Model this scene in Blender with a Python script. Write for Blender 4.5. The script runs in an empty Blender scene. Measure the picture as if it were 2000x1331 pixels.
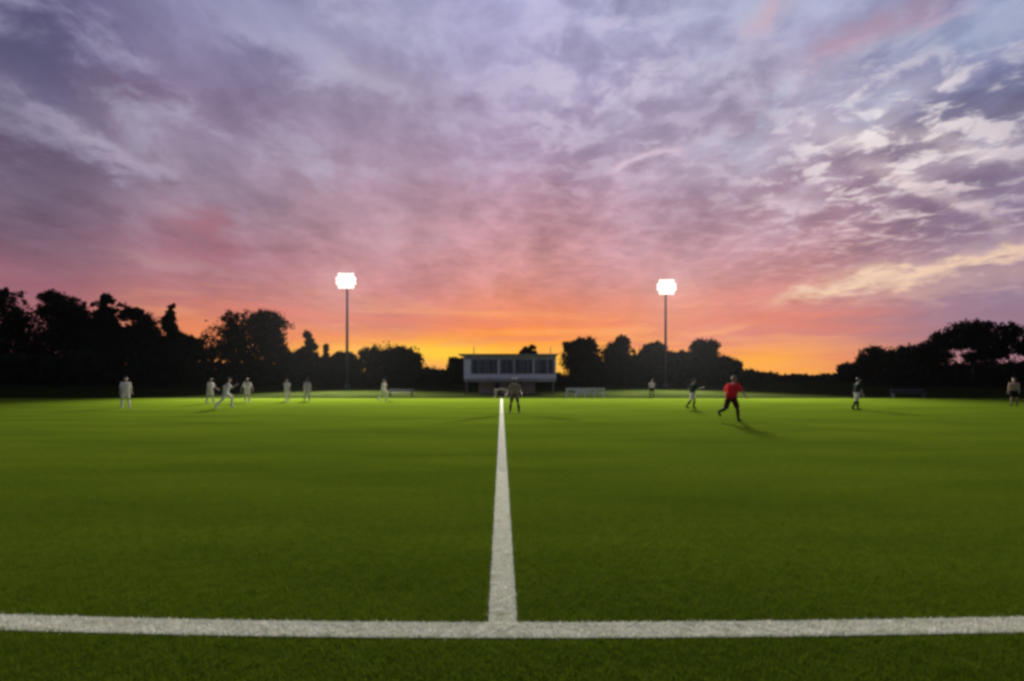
import bpy, bmesh, math, random
import numpy as np
from mathutils import Vector, Matrix
R = math.radians
scene = bpy.context.scene
C = scene.collection

# ------------------------------------------------------------------ camera
F = 1000.0          # focal length in pixels of a 2000 px wide frame
HZ = 745.0          # row of the horizon
CAMH = 1.6
cam_d = bpy.data.cameras.new("camera")
cam = bpy.data.objects.new("camera", cam_d); C.objects.link(cam)
cam_d.sensor_width = 36.0
cam_d.lens = 36.0 * F / 2000.0
cam_d.shift_y = (HZ - 665.5) / 2000.0
cam_d.clip_start = 0.05; cam_d.clip_end = 6000
cam.location = (0, 0, CAMH); cam.rotation_euler = (R(90), 0, 0)
scene.camera = cam
scene.view_settings.view_transform = 'Standard'
scene.view_settings.look = 'None'
scene.view_settings.exposure = 0
scene.view_settings.gamma = 1
scene.cycles.pixel_filter_type = 'BLACKMAN_HARRIS'
scene.cycles.filter_width = 3.2
scene.cycles.use_denoising = True
scene.cycles.max_bounces = 5
scene.cycles.transparent_max_bounces = 4

def s2l(c):
    return tuple(((v/255)/12.92 if v/255 <= 0.04045 else ((v/255+0.055)/1.055)**2.4) for v in c) + (1.0,)

# ------------------------------------------------------------------ sky
class G:
    """tiny expression builder for shader nodes"""
    def __init__(s, nt): s.nt = nt
    def m(s, op, a, b=None, c=None, clamp=False):
        n = s.nt.nodes.new('ShaderNodeMath'); n.operation = op; n.use_clamp = clamp
        for i, v in enumerate((a, b, c)):
            if v is None: continue
            if isinstance(v, (int, float)): n.inputs[i].default_value = v
            else: s.nt.links.new(v, n.inputs[i])
        return n.outputs[0]
    def add(s, a, b): return s.m('ADD', a, b)
    def sub(s, a, b): return s.m('SUBTRACT', a, b)
    def mul(s, a, b): return s.m('MULTIPLY', a, b)
    def div(s, a, b): return s.m('DIVIDE', a, b)
    def ss(s, v, lo, hi, o0=0.0, o1=1.0):
        n = s.nt.nodes.new('ShaderNodeMapRange'); n.interpolation_type = 'SMOOTHSTEP'
        s.nt.links.new(v, n.inputs[0]); n.inputs[1].default_value = lo; n.inputs[2].default_value = hi
        n.inputs[3].default_value = o0; n.inputs[4].default_value = o1
        return n.outputs[0]
    def gauss(s, v, c, w):
        d = s.div(s.sub(v, c), w)
        return s.m('EXPONENT', s.mul(s.mul(d, d), -1.0))
    def vec(s, x, y, z=0.0):
        n = s.nt.nodes.new('ShaderNodeCombineXYZ')
        for i, v in enumerate((x, y, z)):
            if isinstance(v, (int, float)): n.inputs[i].default_value = v
            else: s.nt.links.new(v, n.inputs[i])
        return n.outputs[0]
    def noise(s, v, scale, detail=4, rough=0.55, dist=0.0):
        n = s.nt.nodes.new('ShaderNodeTexNoise')
        s.nt.links.new(v, n.inputs['Vector']); n.inputs['Scale'].default_value = scale
        n.inputs['Detail'].default_value = detail; n.inputs['Roughness'].default_value = rough
        n.inputs['Distortion'].default_value = dist
        return n.outputs[0]
    def mix(s, f, a, b, mode='MIX'):
        n = s.nt.nodes.new('ShaderNodeMix'); n.data_type = 'RGBA'; n.blend_type = mode
        for i, v in ((0, f), (6, a), (7, b)):
            if isinstance(v, (int, float)): n.inputs[i].default_value = v
            elif isinstance(v, tuple): n.inputs[i].default_value = v
            else: s.nt.links.new(v, n.inputs[i])
        return n.outputs[2]
    def ramp(s, f, stops):
        n = s.nt.nodes.new('ShaderNodeValToRGB'); cr = n.color_ramp
        s.nt.links.new(f, n.inputs[0])
        stops = sorted(stops)
        cr.elements[0].position = stops[0][0]; cr.elements[0].color = stops[0][1]
        cr.elements[1].position = stops[-1][0]; cr.elements[1].color = stops[-1][1]
        for p, c in stops[1:-1]:
            e = cr.elements.new(p); e.color = c
        return n.outputs[0]

world = bpy.data.worlds.new("World"); scene.world = world; world.use_nodes = True
nt = world.node_tree; nt.nodes.clear(); g = G(nt)
tc = nt.nodes.new('ShaderNodeTexCoord')
sep = nt.nodes.new('ShaderNodeSeparateXYZ'); nt.links.new(tc.outputs['Generated'], sep.inputs[0])
dx, dy, dz = sep.outputs
DEG = 180/math.pi
az = g.mul(g.m('ARCTAN2', dx, dy), DEG)
el = g.mul(g.m('ARCSINE', dz), DEG)
def azel(px, py):
    u = (px-1000)/F; v = (HZ-py)/F
    return math.degrees(math.atan(u)), math.degrees(math.atan2(v, math.hypot(1, u)))
# cloud-deck plane coordinates (a flat deck overhead)
zz = g.add(g.m('MAXIMUM', dz, 0.0), 0.10)
px_ = g.div(dx, zz); py_ = g.div(dy, zz)
deck = g.vec(px_, g.mul(py_, 0.50), 0.0)
deck_s = g.vec(g.mul(px_, 1.0), g.mul(py_, 0.26), 3.0)
n_big = g.noise(deck_s, 1.0, 4, 0.55, 0.5)
n_mid = g.noise(deck, 3.1, 6, 0.60, 0.25)
n_fine = g.noise(g.vec(g.mul(px_, 0.75), g.mul(py_, 0.8), 7.0), 10.0, 4, 0.58, 0.35)
n_dir = g.noise(g.vec(dx, dy, g.mul(dz, 1.6)), 7.5, 5, 0.6, 0.3)
# slight wobble of the colour bands
elw = g.add(el, g.add(g.mul(g.sub(n_big, 0.5), 7.0), g.mul(g.sub(n_mid, 0.5), 3.0)))
elw = g.add(g.mul(el, g.ss(el, 1.0, 12.0, 1.0, 0.0)), g.mul(elw, g.ss(el, 1.0, 12.0)))
f_el = g.div(elw, 45.0)
cols = {
 0:   [(0,(95,90,132)),(100,(96,91,128)),(200,(108,100,132)),(300,(104,90,118)),(400,(122,103,128)),(480,(125,95,115)),(550,(150,100,116)),(610,(170,105,114)),(740,(175,105,108))],
 400: [(0,(138,137,178)),(100,(138,130,168)),(200,(134,116,150)),(300,(150,132,158)),(400,(156,128,148)),(480,(158,108,126)),(550,(178,118,126)),(600,(200,124,114)),(640,(230,135,92)),(740,(245,150,80))],
 740: [(0,(158,156,194)),(100,(160,155,190)),(200,(158,142,172)),(300,(162,138,164)),(400,(176,138,156)),(480,(190,138,150)),(560,(202,132,134)),(640,(218,132,112)),(664,(244,150,84)),(690,(255,188,72))],
 1000:[(0,(168,165,208)),(100,(170,163,202)),(200,(168,152,188)),(300,(172,145,175)),(400,(188,140,158)),(480,(200,138,144)),(550,(212,136,126)),(600,(230,138,104)),(640,(250,144,80)),(670,(255,160,66)),(700,(255,190,66))],
 1500:[(0,(163,165,200)),(100,(166,158,190)),(200,(168,155,182)),(300,(172,152,175)),(400,(172,134,154)),(480,(188,136,148)),(550,(204,140,140)),(610,(222,140,126)),(660,(220,134,118)),(700,(246,148,90)),(725,(255,168,72))],
 2000:[(0,(125,135,180)),(100,(118,124,170)),(200,(126,126,164)),(300,(146,134,160)),(400,(140,120,150)),(480,(160,132,150)),(550,(152,126,146)),(650,(154,120,138)),(740,(172,118,126))],
}
ramps = []
for cx in sorted(cols):
    st = []
    for py, c in cols[cx]:
        a, e = azel(cx, py); st.append((max(0, min(1, e/45.0)), s2l(c)))
    top = st[0][1]; st.append((1.0, tuple(v*0.4 for v in top[:3]) + (1,)))
    ramps.append((azel(cx, 700)[0], g.ramp(f_el, st)))
azw = g.add(az, g.mul(g.sub(n_big, 0.5), 10.0))
col = ramps[0][1]
for i in range(1, len(ramps)):
    col = g.mix(g.ss(azw, ramps[i-1][0], ramps[i][0]), col, ramps[i][1])
# towards the dark eastern sky behind the camera
absaz = g.m('ABSOLUTE', az)
col = g.mix(g.ss(absaz, 55, 120), col, s2l((92, 96, 140)))
# cloud light and dark
amp = g.ss(el, 2.0, 16.0, 0.10, 1.0)
lum = g.add(g.add(g.add(g.mul(g.sub(n_big, 0.5), 0.8), g.mul(g.sub(n_dir, 0.5), 1.1)), g.mul(g.sub(n_mid, 0.5), 1.25)), g.mul(g.sub(n_fine, 0.5), g.ss(az, -20, 12, 0.38, 0.75)))
lum = g.add(1.0, g.mul(g.mul(lum, 0.85), amp))
col = g.mix(1.0, col, g.vec(lum, lum, g.add(g.mul(lum, 0.9), 0.1)), 'MULTIPLY')
def band(p0, p1, w, soft=1.0, k=1.0):
    """a soft elongated cloud patch between two directions"""
    a0, e0 = azel(*p0); a1, e1 = azel(*p1)
    L = math.hypot(a1-a0, e1-e0); ux, uy = (a1-a0)/L, (e1-e0)/L
    jit = g.add(g.mul(g.sub(n_dir, 0.5), w*9.0), g.mul(g.sub(n_fine, 0.5), w*3.5))
    s_ = g.add(g.mul(g.sub(az, a0), ux), g.mul(g.sub(el, e0), uy))
    t_ = g.add(g.add(g.mul(g.sub(az, a0), -uy), g.mul(g.sub(el, e0), ux)), jit)
    ends = g.mul(g.mul(g.ss(s_, -soft, soft), g.ss(s_, L-soft, L+soft, 1.0, 0.0)), g.add(0.55, g.mul(g.sub(n_mid, 0.35), 1.6)))
    k = k*1.15
    return g.m('MULTIPLY', g.mul(g.gauss(t_, 0, w*1.15), ends), k, clamp=True)
wisps = g.ss(n_mid, 0.44, 0.66)
rip = g.ss(n_fine, 0.47, 0.62)
# pale rippled clouds on the right
a, e = azel(1740, 285)
m = g.mul(g.gauss(az, a, 10.5), g.gauss(el, e, 6.0))
m2 = g.mul(m, g.add(g.mul(rip, 0.9), g.mul(wisps, 0.30)))
col = g.mix(g.m('MULTIPLY', m2, 0.95, clamp=True), col, s2l((246, 234, 234)))
a, e = azel(1180, 180)
m = g.mul(g.gauss(az, a, 13), g.gauss(el, e, 7.5))
col = g.mix(g.mul(g.mul(m, rip), 0.55), col, s2l((212, 203, 224)))
dk = g.ss(n_fine, 0.38, 0.52, 1.0, 0.0)
col = g.mix(g.mul(g.mul(m, dk), 0.25), col, s2l((135, 122, 158)))
a, e = azel(1800, 400)
m = g.mul(g.gauss(az, a, 9), g.gauss(el, e, 4.5))
col = g.mix(g.mul(g.mul(m, dk), 0.55), col, s2l((140, 112, 142)))
col = g.mix(g.mul(g.mul(m, g.ss(n_fine, 0.55, 0.68)), 0.7), col, s2l((225, 195, 200)))
# grey-lavender where the deck is thin, pale blue gaps at the upper right
col = g.mix(g.mul(g.ss(n_dir, 0.52, 0.72), g.ss(el, 8, 22, 0.0, 0.40)), col, s2l((182, 180, 204)))
gap = g.mul(g.mul(g.ss(n_dir, 0.47, 0.60), g.ss(el, 18, 26)), g.ss(az, 14, 26))
col = g.mix(g.mul(gap, 0.32), col, s2l((168, 184, 208)))
# cream streaks low on the right, single pale wisps
for p0, p1, w, soft, k, c in (
    ((1530, 590), (2080, 455), 0.62, 3.0, 1.0, (240, 204, 176)),
    ((1720, 575), (2060, 520), 0.7, 3.0, 0.35, (222, 184, 166)),
    ((1340, 655), (1480, 630), 0.30, 2.0, 0.5, (255, 178, 120)),
    ((1195, 330), (1330, 290), 0.30, 1.2, 0.7, (226, 198, 216)),
    ((1480, 390), (1640, 400), 0.35, 1.5, 0.6, (220, 192, 205)),
    ((1600, 260), (2000, 300), 0.9, 3.0, 0.45, (226, 208, 208)),
    ((1680, 320), (1960, 440), 0.5, 2.0, 0.5, (230, 205, 205)),
    ((-40, 215), (345, 345), 1.1, 3.0, 0.50, (172, 162, 192)),
    ((120, 250), (340, 340), 0.5, 1.5, 0.45, (190, 178, 200)),
    ((450, 20), (700, 170), 1.3, 3.0, 0.42, (186, 184, 214)),
    ((640, 110), (800, 200), 0.7, 2.0, 0.35, (196, 190, 212)),
    ((240, 490), (500, 540), 0.6, 3.0, 0.40, (190, 148, 150)),
    ((330, 440), (470, 500), 1.2, 2.5, 0.50, (165, 92, 108)),
    ((150, 150), (290, 210), 1.6, 3.0, 0.40, (115, 88, 118)),
    ((-80, 30), (160, 140), 3.2, 3.0, 0.60, (80, 76, 112)),
    ((-60, 290), (280, 350), 1.3, 3.0, 0.35, (98, 80, 108)),
    ((1600, 130), (1860, -10), 1.1, 2.5, 0.50, (205, 150, 165)),
    ((1450, 40), (1530, -20), 1.2, 2.0, 0.45, (214, 165, 165)),
    ((1700, 110), (1900, 60), 1.0, 3.0, 0.45, (165, 180, 205)),
    ((1560, 200), (1760, 90), 0.9, 2.5, 0.35, (178, 178, 206)),
    ((1500, 720), (1700, 700), 0.6, 2.0, 0.25, (240, 150, 110)),
    ((1400, 610), (1650, 640), 0.4, 2.5, 0.30, (190, 120, 120)),
    ((1150, 235), (1480, 200), 0.9, 3.0, 0.30, (142, 126, 160)),
    ):
    col = g.mix(band(p0, p1, w, soft, k), col, s2l(c))
# ragged streaks in the glow
n_low = g.noise(g.vec(g.mul(az, 0.055), g.mul(el, 0.50), 2.0), 1.0, 4, 0.6, 0.3)
lowm = g.mul(g.sub(1.0, g.ss(el, 6, 11)), g.sub(1.0, g.ss(absaz, 28, 42)))
col = g.mix(g.mul(g.mul(lowm, g.ss(n_low, 0.50, 0.60)), 0.50), col, s2l((226, 130, 108)))
col = g.mix(g.mul(g.mul(lowm, g.ss(g.sub(1.0, n_low), 0.50, 0.62)), 0.30), col, s2l((255, 186, 112)))
# yellow glow where the sun has just gone
a, e = azel(865, 690)
col = g.mix(g.mul(g.mul(g.gauss(az, a, 6.5), g.gauss(el, e, 1.25)), 0.8), col, s2l((255, 206, 56)))
a, e = azel(1480, 705)
col = g.mix(g.mul(g.mul(g.gauss(az, a, 4.5), g.gauss(el, e, 1.1)), 0.7), col, s2l((255, 176, 62)))
hs = nt.nodes.new('ShaderNodeHueSaturation'); hs.inputs['Saturation'].default_value = 0.90; nt.links.new(col, hs.inputs['Color'])
col = g.mix(g.ss(el, 6, 16), col, hs.outputs[0])
# dusk Nishita sky contributes the clear-air light behind the clouds
sky = nt.nodes.new('ShaderNodeTexSky'); sky.sky_type = 'NISHITA'; sky.sun_disc = False
sky.sun_elevation = R(0.5); sky.sun_rotation = R(-6.0)
skyc = g.mix(1.0, sky.outputs[0], (0.05, 0.05, 0.05, 1), 'MULTIPLY')
col = g.mix(0.06, col, skyc, 'ADD')
bg = nt.nodes.new('ShaderNodeBackground'); nt.links.new(col, bg.inputs[0]); bg.inputs[1].default_value = 1.0
wo = nt.nodes.new('ShaderNodeOutputWorld'); nt.links.new(bg.outputs[0], wo.inputs[0])
world.cycles.sampling_method = 'MANUAL'; world.cycles.sample_map_resolution = 512

# afterglow of the set sun
sl = bpy.data.lights.new("sun", 'SUN'); sl.energy = 0.06; sl.angle = R(12); sl.color = (1, 0.6, 0.32)
so = bpy.data.objects.new("sun", sl); C.objects.link(so)
sd = Vector((math.sin(R(-6)), math.cos(R(-6)), math.tan(R(2.5))))
so.rotation_euler = sd.to_track_quat('Z', 'Y').to_euler()

# ------------------------------------------------------------------ helpers
def tag(o, label=None, cat=None, group=None, kind=None):
    if label: o['label'] = label
    if cat: o['category'] = cat
    if group: o['group'] = group
    if kind: o['kind'] = kind
    return o
def empty(name, loc, rz=0.0):
    o = bpy.data.objects.new(name, None); C.objects.link(o)
    o.location = loc; o.rotation_euler = (0, 0, rz); o.empty_display_size = 0.3
    return o
def link(name, me, mat, parent=None, loc=None, smooth=False):
    me.materials.clear(); me.materials.append(mat)
    o = bpy.data.objects.new(name, me); C.objects.link(o)
    if parent: o.parent = parent
    if loc: o.location = loc
    if smooth:
        me.polygons.foreach_set('use_smooth', [True]*len(me.polygons))
    return o
class MB:
    def __init__(s): s.bm = bmesh.new()
    def box(s, x0, x1, y0, y1, z0, z1, bevel=0.0):
        M = Matrix.Translation(((x0+x1)/2, (y0+y1)/2, (z0+z1)/2)) @ Matrix.Diagonal((x1-x0, y1-y0, z1-z0, 1))
        r = bmesh.ops.create_cube(s.bm, size=1, matrix=M)
        if bevel:
            es = list({e for v in r['verts'] for e in v.link_edges})
            bmesh.ops.bevel(s.bm, geom=es, offset=bevel, segments=1, affect='EDGES')
        return s
    def tube(s, p0, p1, r0, r1=None, seg=10, cap=True):
        r1 = r0 if r1 is None else r1
        p0 = Vector(p0); p1 = Vector(p1); d = p1-p0; L = d.length
        M = Matrix.Translation((p0+p1)/2) @ d.to_track_quat('Z', 'Y').to_matrix().to_4x4()
        bmesh.ops.create_cone(s.bm, cap_ends=cap, segments=seg, radius1=r0, radius2=r1, depth=L, matrix=M)
        return s
    def ball(s, c, r, sc=(1, 1, 1), seg=10, rot=None):
        M = Matrix.Translation(c)
        if rot is not None: M = M @ rot
        M = M @ Matrix.Diagonal((sc[0], sc[1], sc[2], 1))
        bmesh.ops.create_uvsphere(s.bm, u_segments=seg, v_segments=max(6, seg*2//3), radius=r, matrix=M)
        return s
    def bar(s, p0, p1, w, h):
        p0 = Vector(p0); p1 = Vector(p1); d = p1-p0
        M = Matrix.Translation((p0+p1)/2) @ d.to_track_quat('Y', 'Z').to_matrix().to_4x4() @ Matrix.Diagonal((w, d.length, h, 1))
        bmesh.ops.create_cube(s.bm, size=1, matrix=M)
        return s
    def build(s, name, mat, parent=None, smooth=False):
        me = bpy.data.meshes.new(name); s.bm.to_mesh(me); s.bm.free()
        return link(name, me, mat, parent, smooth=smooth)

def mat(name, base, rough=0.7, var=0.25, scale=6.0, metal=0.0, bump=0.0, base2=None, obj_coords=True, spec=0.4, detail=3):
    m = bpy.data.materials.new(name); m.use_nodes = True
    nt = m.node_tree; b = nt.nodes['Principled BSDF']; g = G(nt)
    tc = nt.nodes.new('ShaderNodeTexCoord')
    n = g.noise(tc.outputs['Object'], scale, detail, 0.6)
    b1 = tuple(base) + (1,) if len(base) == 3 else base
    if base2 is None: b2 = tuple(max(0, v*(1-var)) for v in b1[:3]) + (1,)
    else: b2 = tuple(base2) + (1,)
    c = g.mix(g.ss(n, 0.35, 0.65), b1, b2)
    nt.links.new(c, b.inputs['Base Color'])
    b.inputs['Roughness'].default_value = rough; b.inputs['Metallic'].default_value = metal
    b.inputs['Specular IOR Level'].default_value = spec
    if bump:
        bn = nt.nodes.new('ShaderNodeBump'); bn.inputs['Strength'].default_value = bump; bn.inputs['Distance'].default_value = 0.02
        nt.links.new(n, bn.inputs['Height']); nt.links.new(bn.outputs[0], b.inputs['Normal'])
    return m

# ------------------------------------------------------------------ ground
def zground(x, y):
    """the turf is level, the land beyond swells gently to the tree line"""
    t = min(max((y-52)/60.0, 0), 1); t = t*t*(3-2*t)
    return 1.5*t
def grid_sheet(xs, ys, zf):
    verts = [(x, y, zf(x, y)) for y in ys for x in xs]
    n = len(xs)
    faces = [(j*n+i, j*n+i+1, (j+1)*n+i+1, (j+1)*n+i) for j in range(len(ys)-1) for i in range(n-1)]
    me = bpy.data.meshes.new("sheet"); me.from_pydata(verts, [], faces); me.update()
    return me
xs = [-3000, -800, -300] + list(range(-200, 201, 10)) + [300, 800, 3000]
ys = [-600, -100, -20, 0, 20, 40, 52] + list(range(56, 131, 4)) + [200, 400, 900, 3000]
m_ground = mat('rough_grass', (0.015, 0.019, 0.004), 1.0, scale=0.25, base2=(0.008, 0.012, 0.003), spec=0.0)
link('ground', grid_sheet(xs, ys, lambda x, y: zground(x, y)-0.02), m_ground)['kind'] = 'structure'

# turf pitch
FAR = 47.8
def turf_material(name, painted=False, blades=False):
    m = bpy.data.materials.new(name); m.use_nodes = True
    nt = m.node_tree; b = nt.nodes['Principled BSDF']; g = G(nt)
    geo = nt.nodes.new('ShaderNodeNewGeometry'); P = geo.outputs['Position']
    sp = nt.nodes.new('ShaderNodeSeparateXYZ'); nt.links.new(P, sp.inputs[0])
    n1 = g.noise(g.vec(g.mul(sp.outputs[0], 0.30), sp.outputs[1]), 0.42, 5, 0.62)
    n2 = g.noise(P, 9.0, 4, 0.7)
    n3 = g.noise(P, 70.0, 3, 0.7)
    a = g.mix(g.ss(n1, 0.32, 0.68), (0.098, 0.140, 0.009, 1), (0.064, 0.098, 0.007, 1))
    a = g.mix(g.mul(g.ss(n2, 0.4, 0.7), 0.55), a, (0.042, 0.086, 0.004, 1))
    a = g.mix(g.mul(g.ss(n3, 0.45, 0.7), 0.45), a, (0.115, 0.135, 0.010, 1))
    if painted:
        w = g.mix(g.ss(n2, 0.3, 0.75), (0.84, 0.82, 0.70, 1), (0.62, 0.62, 0.46, 1))
        w = g.mix(g.mul(g.ss(n2, 0.56, 0.72), 0.35), w, (0.30, 0.33, 0.16, 1))
        w = g.mix(g.mul(g.ss(n3, 0.5, 0.68), 0.6), w, (0.26, 0.29, 0.14, 1))
        a = w
    nt.links.new(a, b.inputs['Base Color'])
    b.inputs['Roughness'].default_value = 0.6
    b.inputs['Specular IOR Level'].default_value = 0.0
    if blades:
        b.inputs['Subsurface Weight'].default_value = 0.0
        tr = nt.nodes.new('ShaderNodeBsdfTranslucent'); nt.links.new(a, tr.inputs[0])
        mx = nt.nodes.new('ShaderNodeMixShader'); mx.inputs[0].default_value = 0.35
        nt.links.new(b.outputs[0], mx.inputs[1]); nt.links.new(tr.outputs[0], mx.inputs[2])
        nt.links.new(mx.outputs[0], nt.nodes['Material Output'].inputs[0])
    else:
        bn = nt.nodes.new('ShaderNodeBump'); bn.inputs['Strength'].default_value = 0.5; bn.inputs['Distance'].default_value = 0.02
        nt.links.new(g.add(n3, n2), bn.inputs['Height']); nt.links.new(bn.outputs[0], b.inputs['Normal'])
    return m
m_turf = turf_material('turf'); m_paint = turf_material('painted_turf', painted=True)
m_blade = turf_material('turf_blades', blades=True); m_pblade = turf_material('painted_blades', painted=True, blades=True)
link('pitch', grid_sheet([-70, -30, -10, 0, 10, 30, 70], [-4, 3, 10, 25, FAR], lambda x, y: 0.0), m_turf)['kind'] = 'structure'

def tl_center(x):
    ax = min(abs(x), 3.6); s = (0.105 if x < 0 else 0.075)/3.3**2
    v = s*ax*ax
    if abs(x) > 3.6: v += (abs(x)-3.6)*2*s*3.6
    return 3.285 + v
TLW = 0.205; HLW = 0.19
def hl_center(y): return -0.0205*y + 0.008
rng = np.random.default_rng(7)
def blades_mesh(name, X, Y, hmin, hmax, wid):
    n = len(X)
    h = rng.uniform(hmin, hmax, n); a = rng.uniform(0, 2*np.pi, n); w = rng.uniform(0.6, 1.2, n)*wid
    ox = rng.normal(0, 0.35, n)*h; oy = rng.normal(0, 0.35, n)*h
    ca, sa = np.cos(a)*w/2, np.sin(a)*w/2
    V = np.empty((n, 3, 3), np.float32)
    V[:, 0] = np.stack([X-ca, Y-sa, np.full(n, -0.002)], 1)
    V[:, 1] = np.stack([X+ca, Y+sa, np.full(n, -0.002)], 1)
    V[:, 2] = np.stack([X+ox, Y+oy, h], 1)
    return V.reshape(-1, 3)
def tri_mesh(name, V, extra_v=None, extra_f=None):
    n = len(V)//3
    me = bpy.data.meshes.new(name)
    ev = np.zeros((0, 3), np.float32) if extra_v is None else np.array(extra_v, np.float32)
    ef = [] if extra_f is None else extra_f
    allv = np.concatenate([V, ev]); me.vertices.add(len(allv)); me.vertices.foreach_set('co', allv.ravel())
    loops = np.arange(3*n, dtype=np.int32); starts = np.arange(0, 3*n, 3, dtype=np.int32); tot = np.full(n, 3, np.int32)
    if ef:
        fl = np.array([i+len(V) for f in ef for i in f], np.int32)
        starts = np.concatenate([starts, 3*n+np.arange(len(ef), dtype=np.int32)*4]); tot = np.concatenate([tot, np.full(len(ef), 4, np.int32)])
        loops = np.concatenate([loops, fl])
    me.loops.add(len(loops)); me.loops.foreach_set('vertex_index', loops)
    me.polygons.add(len(starts)); me.polygons.foreach_set('loop_start', starts); me.polygons.foreach_set('loop_total', tot)
    me.update(calc_edges=True); me.validate()
    return me
# sample blades: uniform over the wedge in front, density falling with distance
def sample(n, y0, y1):
    t = rng.uniform(0, 1, n); Y = y0*(y1/y0)**t
    X = rng.uniform(-1, 1, n)*(Y*1.12+0.6)
    return X, Y
X, Y = sample(520000, 2.3, 15.0)
tlc = np.array([tl_center(x) for x in X])
on_tl = np.abs(Y-tlc+rng.normal(0, 0.012, len(X))) < TLW/2
on_hl = (np.abs(X-hl_center(Y)+rng.normal(0, 0.010, len(X))) < HLW/2) & (Y > tlc)
gr = ~(on_tl | on_hl)
fade = np.clip((15-Y)/8, 0.25, 1)
V = blades_mesh('g', X[gr], Y[gr], 0.010, 0.034, 0.0045); V[:, 2] *= np.repeat(fade[gr], 3)
tag(link('grass', tri_mesh('grass', V), m_blade), 'short green turf blades on the near side of the pitch', 'grass', kind='stuff')
# touchline: painted strip + painted blades
def strip(center_pts, half):
    v, f = [], []
    for (x, y, nx, ny) in center_pts:
        v += [(x-nx*half, y-ny*half, 0.004), (x+nx*half, y+ny*half, 0.004)]
    for i in range(len(center_pts)-1): f.append((2*i, 2*i+2, 2*i+3, 2*i+1))
    return v, f
pts = [(x, tl_center(x), 0, 1) for x in [-60, -30, -15, -8, -5] + [i*0.3 for i in range(-14, 15)] + [5, 8, 15, 30, 60]]
sv, sf = strip(pts, TLW/2)
V = blades_mesh('t', X[on_tl], Y[on_tl], 0.006, 0.022, 0.005)
Xe, Ye = rng.uniform(-5.5, 5.5, 34000), rng.uniform(-TLW/2, TLW/2, 34000)
Ye = Ye + np.array([tl_center(x) for x in Xe])
V2 = blades_mesh('t', Xe, Ye, 0.006, 0.020, 0.005)
link('touchline', tri_mesh('touchline', np.concatenate([V, V2]), sv, sf), m_pblade)['kind'] = 'structure'
pts = [(hl_center(y), y, -1, 0) for y in (3.285+TLW/2+0.002, 5, 8, 12, 20, 30, 40, FAR-0.6)]
sv, sf = strip(pts, HLW/2)
V = blades_mesh('h', X[on_hl], Y[on_hl], 0.006, 0.020, 0.005)
Ye = rng.uniform(3.4, 9, 22000); Xe = hl_center(Ye) + rng.uniform(-HLW/2, HLW/2, 22000)
V2 = blades_mesh('h', Xe, Ye, 0.006, 0.018, 0.005)
link('halfway_line', tri_mesh('halfway_line', np.concatenate([V, V2]), sv, sf), m_pblade)['kind'] = 'structure'
me = bpy.data.meshes.new('fl')
me.from_pydata([(-60, FAR-0.58, 0.004), (60, FAR-0.58, 0.004), (60, FAR-0.46, 0.004), (-60, FAR-0.46, 0.004)], [], [(0, 1, 2, 3)])
m_worn = mat('worn_paint', (0.24, 0.27, 0.10), 1.0, scale=0.6, base2=(0.14, 0.18, 0.04), spec=0.0)
link('far_touchline', me, m_worn)['kind'] = 'structure'

# ------------------------------------------------------------------ floodlights
m_steel = mat('galvanised_steel', (0.16, 0.16, 0.165), 0.55, metal=0.4, scale=3)
m_dark = mat('dark_housing', (0.05, 0.05, 0.055), 0.5, scale=4)
def emit(name, c, s):
    m = bpy.data.materials.new(name); m.use_nodes = True
    b = m.node_tree.nodes['Principled BSDF']; b.inputs['Base Color'].default_value = (0.8, 0.8, 0.8, 1)
    b.inputs['Emission Color'].default_value = c + (1,); b.inputs['Emission Strength'].default_value = s
    return m
m_lens = emit('lamp_lens', (1.0, 0.90, 0.82), 1.5)
FLOOD_POWER = 500000
def floodlight(px, py, D, label, rows):
    x = (px-1000)/F*D; top = CAMH + (HZ-py)/F*D; zb = zground(x, D)-0.02
    root = empty('floodlight', (x, D, zb))
    H = top - zb
    mb = MB(); mb.tube((0, 0, 0), (0, 0, H-1.2), 0.24, 0.15, 14); mb.build('pole', m_steel, root, True)
    mb = MB(); mb.tube((0, 0, 0), (0, 0, 0.5), 0.42, 0.40, 14); mb.build('pole_base', m_steel, root)
    face = math.atan2(-x*0.5, -(D-24))          # the heads look down at the pitch
    head = empty('lamp_head', (0, 0, 0), 0); head.parent = root
    head.location = (0, 0, H); head.rotation_euler = (0, 0, 0)
    mb = MB(); mb.tube((0, 0, -1.4), (0, 0, 1.25), 0.14, 0.12, 12)
    zs = [0.90, 0.30, -0.30, -0.90]
    for z, n in zip(zs, rows):
        w = n*0.31
        mb.box(-w, w, -0.09, 0.03, z-0.07, z+0.07)
    mb.build('crossarm', m_steel, head)
    tilt = 0.32
    for z, n in zip(zs, rows):
        for i in range(n):
            cx = (i-(n-1)/2)*0.62
            ax = Vector((0.0, -math.cos(tilt), -math.sin(tilt)))
            c = Vector((cx, -0.22, z))
            h = MB(); h.tube(c-ax*0.12, c+ax*0.28, 0.10, 0.322, 16); h.ball(c-ax*0.12, 0.15, seg=10)
            ho = h.build('lamp', m_dark, head, True)
            l = MB(); l.tube(c+ax*0.283, c+ax*0.30, 0.312, 0.312, 16); l.build('lens', m_lens, ho)
    L = bpy.data.lights.new('flood_beam', 'SPOT'); L.energy = FLOOD_POWER; L.color = (1.0, 0.97, 0.86)
    L.spot_size = R(76); L.spot_blend = 1.0; L.shadow_soft_size = 3.0
    lo = bpy.data.objects.new('flood_beam', L); C.objects.link(lo); lo.parent = root
    lo.location = (0, -4.0, H)
    tgt = Vector((-x*0.25, 55.5-D, -H)); d = tgt - Vector((0, -4.0, 0))
    lo.rotation_euler = d.to_track_quat('-Z', 'Y').to_euler()
    tag(root, label, 'floodlight', 'floodlights on tall poles behind the pitch')
    return root
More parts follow.
